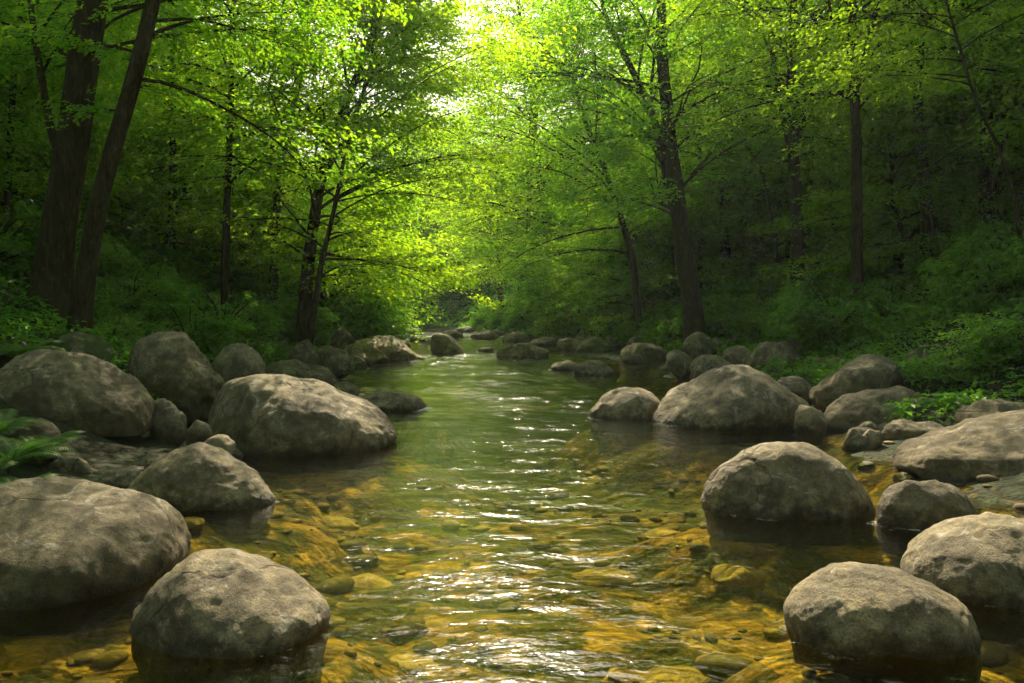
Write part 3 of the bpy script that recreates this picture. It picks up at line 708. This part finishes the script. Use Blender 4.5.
SIGHT = []
NEAR = 'trunks standing clear on the two banks'
def trunk_px(label, d, pix, wpx, top=9.0, forks=(), lean=0.0, group=NEAR, **kw):
    """pix: trunk axis in photograph coordinates from the foot up; continues upward beyond the frame to height top"""
    p0 = at(pix[0][0], pix[0][1], d); zb = gz(p0[0], d)
    base = np.array((p0[0], d, zb - 0.15))
    pts = [at(x, y, d + lean * i) - base for i, (x, y) in enumerate(pix)]
    pts[0][2] = 0.0
    SIGHT.append((at(pix[1][0], pix[1][1], d)[0], d))
    last, prev = pts[-1], pts[-2]
    if last[2] < top:
        dr = (last - prev) / max(0.2, last[2] - prev[2]); dr[:2] *= 0.6
        pts.append(last + dr * (top - last[2]) * 0.5 ); pts.append(last + dr * (top - last[2]))
    r0 = wpx * d / FPX / 2
    paths = [(np.array(pts), r0, r0 * 0.30)]
    for fp, fw, ft in forks:
        q = [at(x, y, d + 0.25 * i) - base for i, (x, y) in enumerate(fp)]
        if ft > q[-1][2]:
            dr = (q[-1] - q[-2]) / max(0.2, q[-1][2] - q[-2][2]); dr[:2] *= 0.5; q.append(q[-1] + dr * (ft - q[-1][2]))
        paths.append((np.array(q), fw * d / FPX / 2, fw * d / FPX / 2 * 0.35))
    tint = kw.pop('tint', None)
    tm, cm = make_tree(paths, kw.pop('zlo', 3.0), 1, int(pix[0][0] * 13 + pix[0][1]), **kw)
    return tree_thing('tree', label, base, tm, cm, group, tint=tint)

trunk_px('thickest dark trunk near the left edge, leaning slightly right', 10.5, [(48, 292), (58, 220), (74, 130), (84, 60), (95, -10)], 36, top=11, forks=[([(66, 175), (48, 130), (34, 40)], 9, 6)], zlo=3.2, front=5.5, L0=2.6, limbs=56, leaf=0.075, leaf_n=7)
trunk_px('slanting dark trunk just right of the thickest left trunk', 9.8, [(76, 312), (86, 250), (105, 185), (130, 90), (158, -8)], 20, top=10, zlo=3.0, front=5, L0=1.9, limbs=46, leaf=0.075, leaf_n=7)
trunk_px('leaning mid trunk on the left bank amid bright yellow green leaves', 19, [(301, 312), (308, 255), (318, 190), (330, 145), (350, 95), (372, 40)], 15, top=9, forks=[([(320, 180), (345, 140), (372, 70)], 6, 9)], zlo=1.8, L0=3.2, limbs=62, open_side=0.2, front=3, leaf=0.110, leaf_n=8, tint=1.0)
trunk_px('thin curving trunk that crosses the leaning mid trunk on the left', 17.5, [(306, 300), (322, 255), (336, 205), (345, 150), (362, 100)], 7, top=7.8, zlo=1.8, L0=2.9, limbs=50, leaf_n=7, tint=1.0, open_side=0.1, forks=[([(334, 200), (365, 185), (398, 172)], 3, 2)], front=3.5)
trunk_px('slim straight trunk in the shade left of the leaning mid trunk', 17, [(224, 298), (226, 230), (229, 150), (232, 60)], 9, top=10, zlo=3.2, L0=3.0, limbs=44, front=4.5)
trunk_px('slim shaded trunk directly left of the leaning mid trunk', 21, [(270, 296), (276, 230), (280, 160), (298, 90)], 10, top=11, zlo=3.2, L0=3.2, limbs=46, front=4.5)
trunk_px('short dark trunk deep in the left wood below hanging leaves', 20, [(171, 270), (172, 215), (173, 120)], 9, top=10, zlo=4.0, L0=3.0, limbs=40, front=5)
trunk_px('thin pole like trunk at the far upper left corner', 14, [(6, 240), (8, 150), (14, 60), (24, -10)], 7, top=12, zlo=4.2, L0=2.8, limbs=40, front=6)
trunk_px('main right trunk that leans left and forks above a bush', 20.5, [(697, 352), (692, 300), (683, 245), (678, 205), (670, 140), (662, 60), (660, 0)], 23, top=10.5, forks=[([(684, 250), (672, 200), (655, 120), (632, 70), (606, 18)], 11, 10), ([(664, 160), (650, 100), (655, 50)], 5, 9), ([(674, 210), (650, 198), (618, 200)], 4, 3)], zlo=3.6, front=4, L0=3.3, limbs=70, open_side=2.9, leaf=0.11, leaf_n=6)
trunk_px('thin leaning trunk left of the main right trunk', 25, [(641, 306), (634, 265), (622, 220), (604, 165), (580, 110)], 9, top=10, zlo=3.0, front=4, L0=3.4, limbs=60, open_side=3.0)
trunk_px('very thin upright trunk just right of the main right trunk', 27, [(701, 280), (700, 200), (699, 110)], 6, top=11, zlo=4, front=5, L0=2.6, limbs=36)
trunk_px('trunk splitting into several upright limbs in the right wood', 19.5, [(799, 275), (797, 215), (793, 150), (791, 90), (793, 20)], 16, top=9.5, forks=[([(793, 165), (784, 115), (773, 60)], 8, 10), ([(795, 150), (806, 105), (822, 45)], 7, 10)], zlo=4.6, front=6, L0=3.0, limbs=66, leaf=0.09)
trunk_px('thin trunk curving right beside the splitting trunk', 26, [(807, 270), (808, 190), (818, 130), (836, 70)], 5, top=10, zlo=4.5, front=6, L0=2.6, limbs=34)
trunk_px('straight dark trunk forking near the top edge in the right wood', 15.5, [(858, 262), (858, 200), (856, 110), (852, 30), (850, -20)], 14, top=11, forks=[([(855, 90), (866, 50), (878, 10)], 7, 9)], zlo=4.4, front=5, L0=3.2, limbs=60, leaf=0.085, leaf_n=7)
trunk_px('bare thin stem leaning left at the right edge', 12, [(1032, 240), (1012, 180), (992, 130), (976, 100)], 5, top=5.5, zlo=3.2, front=3.6, L0=1.7, limbs=26, open_side=2.5, leaf=0.07)
trunk_px('faint upright trunk in the dark upper right corner', 17, [(988, 250), (986, 130), (984, 20)], 14, top=11, zlo=4.2, front=5, L0=2.8, limbs=56, leaf=0.085)
trunk_px('slanting thin sapling trunk between the forked and splitting right trunks', 24, [(786, 215), (762, 165), (735, 130), (722, 110)], 4, top=7, zlo=3.4, front=4, L0=2.2, limbs=26)
trunk_px('slender far trunk above the sunlit bush right of centre', 48, [(502, 306), (499, 270), (497, 220)], 5, top=10, zlo=2.5, L0=3.2, limbs=50, open_side=3.1)
trunk_px('second slender far trunk close beside the first right of centre', 47, [(522, 304), (519, 265), (517, 225)], 5, top=9, zlo=3.0, L0=3.0, limbs=44)

# background trees: six grown trees and three saplings, copied over both slopes
def generic(seed, h, r0, zlo, L0, limbs, leaf=0.10, **kw):
    rg = np.random.default_rng(seed); ln = rg.normal(0, 0.05, 2) * h
    z = np.linspace(0, h, 7); p = np.stack([ln[0] * (z / h) ** 1.5 + rg.normal(0, 0.08, 7), ln[1] * (z / h) ** 1.5 + rg.normal(0, 0.08, 7), z], 1); p[0, :2] = 0
    return make_tree([(p, r0, 0.03)], zlo, 1, seed, leaf=leaf, limbs=limbs, L0=L0, **kw)
GT = [generic(100 + i, hh, 0.20 + 0.02 * i, 2.4 + 0.4 * (i % 3), 3.6, 58, 0.115, twig_n=16, leaf_n=6, up=0.62) for i, hh in enumerate((11, 12, 11.5, 12.5, 10.5, 13.5))]
SP = [generic(200 + i, hh, 0.05, 0.5, 1.9, 34, 0.095, up=0.6) for i, hh in enumerate((4.2, 5.2, 3.6))]
def place_tree(x, y, var, label, group, sc_=1.0, name='tree'):
    tm, cm = var
    tree_thing(name, label, (x, y, gz(x, y) - 0.1), tm, cm, group, sc_ * random.uniform(0.88, 1.12), random.uniform(0, 6.28))
TAKEN = []
def in_the_way(x, y, m):
    return any(y < ty - 0.5 and abs(x - tx * y / ty) < m for tx, ty in SIGHT)
def spread(n, y0, y1, side, s0, s1, vars_, label, group, mind, name='tree', scl=1.0):
    c = k = 0
    while c < n and k < n * 60:
        k += 1
        y = random.uniform(y0, y1); l, r = edges(y); s = random.uniform(s0, s1)
        x = float(l - s) if side < 0 else float(r + s)
        if any((x - a) ** 2 + (y - b) ** 2 < mind ** 2 for a, b in TAKEN) or (y > 3 and in_the_way(x, y, 1.9 if name == 'sapling' else 2.8)): continue
        TAKEN.append((x, y)); place_tree(x, y, random.choice(vars_), label, group, scl, name); c += 1
spread(7, 12, 24, -1, 6.0, 15, GT, 'one of the tall leafy trees packed behind the clear trunks on the left slope', 'trees of the left wood', 3.5)
spread(6, 27, 48, -1, 8, 19, GT, 'one of the tall leafy trees packed behind the clear trunks on the left slope', 'trees of the left wood', 3.0)
spread(8, 14, 25, 1, 6.5, 17, GT, 'one of the tall leafy trees packed behind the clear trunks on the right slope', 'trees of the right wood', 3.5)
spread(16, 27, 46, 1, 7, 22, SP, 'one of the leafy saplings higher up among the trees of the right slope', 'saplings up the right slope', 2.0, 'sapling', 1.5)
spread(10, 16, 44, -1, 6, 17, SP, 'one of the leafy saplings higher up among the trees of the left slope', 'saplings up the left slope', 2.0, 'sapling', 1.4)
spread(9, 27, 48, 1, 5.5, 22, GT, 'one of the tall leafy trees packed behind the clear trunks on the right slope', 'trees of the right wood', 3.0)
spread(6, 26, 50, -1, 5.0, 8.0, GT[:3], 'one of the sunlit trees overhanging the left side of the stream bend', 'sunlit trees at the left waterside', 3.5, scl=0.85)
spread(8, 25, 50, 1, 2.8, 5.4, GT[:3], 'one of the sunlit trees overhanging the right side of the stream bend', 'sunlit trees at the right waterside', 3.5, scl=0.85)
spread(26, 54, 110, 1, 1.5, 30, GT[:1] + GT[4:5], 'one of the hazy blue green trees closing the view beyond the bend', 'hazy trees beyond the bend', 4.0, scl=0.72)
spread(10, 48, 85, -1, 1.5, 22, GT, 'one of the hazy trees on the left side beyond the bend', 'hazy trees left of the bend', 4.0)
for px, yy in ((378, 62), (398, 70), (418, 66), (436, 76), (452, 70), (468, 82), (486, 74), (408, 90), (444, 96)):
    p = at(px, 300, yy); TAKEN.append((p[0], yy)); place_tree(p[0], yy, random.choice((GT[0], GT[4])), 'one of the hazy blue green trees closing the view beyond the bend', 'hazy trees beyond the bend', 1.35)
spread(20, 9, 30, -1, 2.0, 8, SP, 'one of the leafy saplings of the shaded left understorey', 'saplings on the left bank', 1.2, 'sapling')
spread(28, 11, 34, 1, 1.8, 9, SP, 'one of the leafy saplings of the shaded right understorey', 'saplings on the right bank', 1.2, 'sapling')
spread(8, 26, 44, -1, 0.8, 2.5, SP, 'one of the glowing yellow green saplings at the left bend', 'saplings at the left bend', 1.0, 'sapling')
spread(10, 26, 46, 1, 0.8, 2.5, SP, 'one of the glowing yellow green saplings at the right bend', 'saplings at the right bend', 1.0, 'sapling')
# the wood goes on beside and behind the viewer
spread(8, -22, 3, -1, 2.5, 12, GT, 'one of the leafy trees farther downstream on the left bank', 'trees downstream on the left', 3.5)
spread(8, -22, 3, 1, 2.5, 12, GT, 'one of the leafy trees farther downstream on the right bank', 'trees downstream on the right', 3.5)

TALL = [generic(150 + i, 12, 0.17, 5.2, 3.4, 44, 0.10, twig_n=15, leaf_n=9, up=0.6) for i in range(2)]
for px, yy in ((322, 24.5), (338, 27.5), (362, 34.0), (318, 29.0)):
    p = at(px, 300, yy); place_tree(p[0], yy, random.choice(SP), 'one of the glowing yellow green saplings at the left bend', 'saplings at the left bend', 1.25, 'sapling')
place_tree(1.9, 38.0, GT[1], 'one of the sunlit trees overhanging the right side of the stream bend', 'sunlit trees at the right waterside', 1.3)
place_tree(0.9, 44.5, GT[3], 'one of the sunlit trees overhanging the right side of the stream bend', 'sunlit trees at the right waterside', 1.3)
for x, y in ((8.9, 17.2), (10.8, 13.5), (12.5, 19.0)):
    place_tree(x, y, random.choice(TALL), 'one of the tall leafy trees packed behind the clear trunks on the right slope', 'trees of the right wood', 0.9)
# shrubs: domes of layered sprays
def shrub_mesh(seed, rad, h, stems=26, leaf=0.075):
    rg = np.random.default_rng(seed); W, Lf = Acc(), Acc()
    for i in range(stems):
        az = rg.uniform(0, 6.28); el = rg.uniform(0.25, 1.3); L = rad * (0.6 + 0.5 * rg.random()) * (1.0 if el < 0.8 else h / rad)
        limb_leaves(W, Lf, np.array((rg.normal(0, 0.08), rg.normal(0, 0.08), 0.02)), az, el + 0.3, L, 0.012, rg, leaf, 9, 4, 6, 4)
    return W.mesh('stem', M_BARK), Lf.mesh('foliage', M_SHRUB, False)
SH = [shrub_mesh(300 + i, 0.8 + 0.12 * i, 0.9) for i in range(4)]
def shrub(x, y, s, label, group, z=None):
    a, b = random.choice(SH); e = bpy.data.objects.new('shrub', None); col.objects.link(e)
    e.location = (x, y, gz(x, y) - 0.05 if z is None else z); e.scale = (s, s, s * random.uniform(0.8, 1.15)); e.rotation_euler = (0, 0, random.uniform(0, 6.28))
    link('stem', a, e); c = link('foliage', b, e); c['tint'] = random.random(); tag(e, label, 'shrub', group)
def shrubs(n, y0, y1, side, s0, s1, sz, label, group, gap=0.15):
    c = k = 0
    while c < n and k < n * 40:
        k += 1
        y = y0 + (y1 - y0) * random.random() ** 0.85; l, r = edges(y); s = random.uniform(s0, s1); x = float(l - s) if side < 0 else float(r + s)
        if not clear(x, y, gap): continue
        shrub(x, y, random.uniform(*sz), label, group); c += 1
shrubs(55, 10.2, 22, -1, 1.4, 7, (0.75, 1.25), 'one of the dense dark shrubs on the left bank above the boulders', 'shrubs on the left bank')
shrubs(95, 9.5, 26, 1, 1.6, 9, (0.75, 1.3), 'one of the dense dark shrubs on the right bank above the rocks', 'shrubs on the right bank')
shrubs(36, 20, 48, -1, 0.7, 4, (0.9, 1.6), 'one of the sunny shrubs along the upstream left waterside', 'shrubs upstream on the left')
shrubs(46, 20, 50, 1, 0.9, 5, (0.9, 1.6), 'one of the sunny shrubs along the upstream right waterside', 'shrubs upstream on the right')
def named_shrub(px, py, d, s, label):
    p = at(px, py, d); shrub(p[0], d, s, label, 'shrubs at single rocks', gz(p[0], d))
named_shrub(800, 372, 12.2, 0.62, 'bright low bush behind the big pale topped boulder')
named_shrub(955, 375, 9.6, 0.55, 'dark bush hanging over the mossy outcrop by the right edge')
named_shrub(960, 396, 9.0, 0.3, 'small dark bush on the long shaded right boulder')
named_shrub(108, 350, 10.6, 0.6, 'leafy bush between the mossy and the tall blocky left boulders')
named_shrub(375, 335, 26, 1.3, 'bright yellow green bush at the end of the left rock row')

# ferns
def fern_mesh(seed, nf=13, L=0.55):
    rg = np.random.default_rng(seed); W, Lf = Acc(), Acc()
    for i in range(nf):
        az = i * 2.4 + rg.normal(0, 0.2); n = 28; s = np.linspace(0, 1, n); e = 1.15 - 1.75 * s ** 1.2 + rg.normal(0, 0.12); l = L * rg.uniform(0.75, 1.15)
        dd = np.stack([np.cos(az) * np.cos(e), np.sin(az) * np.cos(e), np.sin(e)], 1); P = np.concatenate([[[0, 0, 0]], np.cumsum(dd[:-1] * l / n, 0)])
        V, F = tube(P, 0.004 * (1 - 0.8 * s) + 0.0008, 3); W.add(V, F)
        T = dd; S = norm(np.cross(T, np.array((0, 0, 1.0)))); N = np.cross(S, T)
        for sg in (1, -1):
            k = slice(4, n); dirs = norm(S[k] * sg + T[k] * 0.45 - N[k] * 0.12); size = 0.25 * l * np.sin(np.clip(s[k] * 0.93 + 0.07, 0, 1) ** 0.8 * math.pi) ** 0.9 + 0.01
            V, F = leaves_np(P[k], dirs, norm(N[k]), size, 0.115, 0.02); Lf.add(V, F)
    return W.mesh('stalk', M_FERN), Lf.mesh('frond', M_FERN, False)
FE = [fern_mesh(400 + i, 17 + 2 * i, 0.5 + 0.06 * i) for i in range(3)]
def fern(x, y, s, label, group=None, z=None, tilt=0.0):
    a, b = random.choice(FE); e = bpy.data.objects.new('fern', None); col.objects.link(e)
    e.location = (x, y, gz(x, y) if z is None else z); e.scale = (s,) * 3; e.rotation_euler = (tilt, 0, random.uniform(0, 6.28))
    link('stalk', a, e); c = link('frond', b, e); c['tint'] = random.random(); tag(e, label, 'fern', group)
FG = 'ferns by the left edge'
for px, py, d, sc_, lab in [(8, 468, 5.1, 0.78, 'largest fern spreading over the stones at the left edge'), (40, 458, 5.4, 0.6, 'small fern tuft right of the largest left fern'),
                          (22, 492, 4.85, 0.55, 'fern tuft dipping behind the lower left corner boulder'), (-8, 436, 5.7, 0.7, 'fern cut off by the left edge above the other left ferns')]:
    p = at(px, py, d); fern(p[0], d, sc_, lab, FG, p[2] - 0.04)
for i in range(26):
    y = random.uniform(8, 17); l, r = edges(y); s = random.uniform(0.7, 3.5)
    if i % 2: x = float(r + s)
    else: x = float(l - s)
    if clear(x, y, 0.1): fern(x, y, random.uniform(0.7, 1.2), 'one of the ferns in the undergrowth of the %s bank' % ('right' if i % 2 else 'left'), 'ferns in the %s undergrowth' % ('right' if i % 2 else 'left'))

# ground cover: low leaves nobody could count
def cover(n, y0, y1, s0, s1):
    y = y0 + (y1 - y0) * rng.random(n) ** 1.2; l, r = edges(y); s = s0 + (s1 - s0) * rng.random(n) ** 1.4; side = rng.random(n) < 0.5
    x = np.where(side, l - s, r + s); ok = (y > 8) | (s > 2.6)
    for (a, b, w, d) in ROCKS: ok &= ~((np.abs(x - a) < w * 0.9) & (np.abs(y - b) < d * 0.9))
    x, y = x[ok], y[ok]; z = ground_z(x, y); ok = z > 0.10 + 0.1 * rng.random(len(z)); x, y, z = x[ok], y[ok], z[ok]
    k = 9; n = len(x)
    cz = np.clip(0.22 + 0.22 * fbm(x * 0.7, y * 0.7, 3.1, 3), 0.05, 0.6)
    az = rng.uniform(0, 6.28, (n, k)); rad = rng.uniform(0, 0.16, (n, k)); el = rng.normal(-0.05, 0.35, (n, k))
    P = np.stack([x[:, None] + np.cos(az) * rad, y[:, None] + np.sin(az) * rad, z[:, None] + cz[:, None] * rng.random((n, k))], -1).reshape(-1, 3)
    D = np.stack([np.cos(az) * np.cos(el), np.sin(az) * np.cos(el), np.sin(el)], -1).reshape(-1, 3)
    N = norm(np.array((0, 0, 1.0)) + rng.normal(0, 0.3, D.shape)); dist = np.repeat(y, k)
    return leaves_np(P, D, N, (0.055 + 0.0022 * np.maximum(dist, 0)) * rng.uniform(0.7, 1.3, len(P)), 0.6)
V, F = cover(62000, 4, 50, 0.35, 16)
V2, F2 = cover(14000, 50, 130, 0.3, 34)
F = np.concatenate([F, F2 + len(V)]); V = np.concatenate([V, V2])
o = link('undergrowth', mesh_np('undergrowth', V, F, M_SHRUB, False)); tag(o, 'low green undergrowth covering both banks between shrubs and rocks', 'undergrowth', kind='stuff')

# ------------------------------------------------------------------ air
def haze(density):
    x0, x1, y0, y1, z0, z1 = -130, 130, -50, 190, -2.5, 62
    v = [(x, y, z) for z in (z0, z1) for y in (y0, y1) for x in (x0, x1)]
    f = [(0, 2, 3, 1), (4, 5, 7, 6), (0, 1, 5, 4), (2, 6, 7, 3), (0, 4, 6, 2), (1, 3, 7, 5)]
    t = NT('haze'); pv = t.n('ShaderNodeVolumePrincipled', {'Color': (0.84, 1.0, 0.92), 'Density': density, 'Anisotropy': 0.35})
    m = t.done(None, pv.outputs[0])
    o = link('haze', mesh_np('haze', v, np.array(f), m, False)); o['kind'] = 'stuff'; tag(o, 'thin pale haze hanging in the valley air', 'haze')
haze(0.0006)

# ------------------------------------------------------------------ light
SUN_EL, SUN_AZ = 44.0, -2.0      # azimuth to the right of the view direction (+Y)
w = bpy.data.worlds.new('World'); sc.world = w; w.use_nodes = True
nt = w.node_tree; bg = nt.nodes['Background']; sk = nt.nodes.new('ShaderNodeTexSky'); sk.sky_type = 'NISHITA'; sk.sun_disc = False
sk.sun_elevation = R(SUN_EL); sk.sun_rotation = R(SUN_AZ); sk.dust_density = 7.0; sk.air_density = 1.0; sk.altitude = 200
nt.links.new(sk.outputs[0], bg.inputs['Color']); bg.inputs['Strength'].default_value = 0.08
sd = bpy.data.lights.new('sun', 'SUN'); sd.energy = 5.0; sd.angle = R(0.5); sd.color = (1.0, 0.86, 0.62)
so = bpy.data.objects.new('sun', sd); col.objects.link(so)
dirv = Vector((math.sin(R(SUN_AZ)) * math.cos(R(SUN_EL)), math.cos(R(SUN_AZ)) * math.cos(R(SUN_EL)), math.sin(R(SUN_EL))))
so.rotation_euler = dirv.to_track_quat('Z', 'Y').to_euler(); so.location = (0, 10, 40)

# ------------------------------------------------------------------ render settings
vs = sc.view_settings; vs.view_transform = 'Standard'; vs.look = 'None'; vs.gamma = 1; vs.exposure = 1.22; vs.use_curve_mapping = False
sc.render.engine = 'CYCLES'
cy = sc.cycles
cy.use_denoising = True; cy.denoiser = 'OPENIMAGEDENOISE'; cy.denoising_input_passes = 'RGB_ALBEDO_NORMAL'; cy.denoising_prefilter = 'ACCURATE'
cy.max_bounces = 6; cy.diffuse_bounces = 4; cy.glossy_bounces = 2; cy.transmission_bounces = 3; cy.transparent_max_bounces = 8; cy.volume_bounces = 1
cy.caustics_reflective = False; cy.caustics_refractive = False; cy.sample_clamp_indirect = 4.0; cy.sample_clamp_direct = 30.0
cy.use_adaptive_sampling = True; cy.adaptive_threshold = 0.04
sc.render.use_persistent_data = False
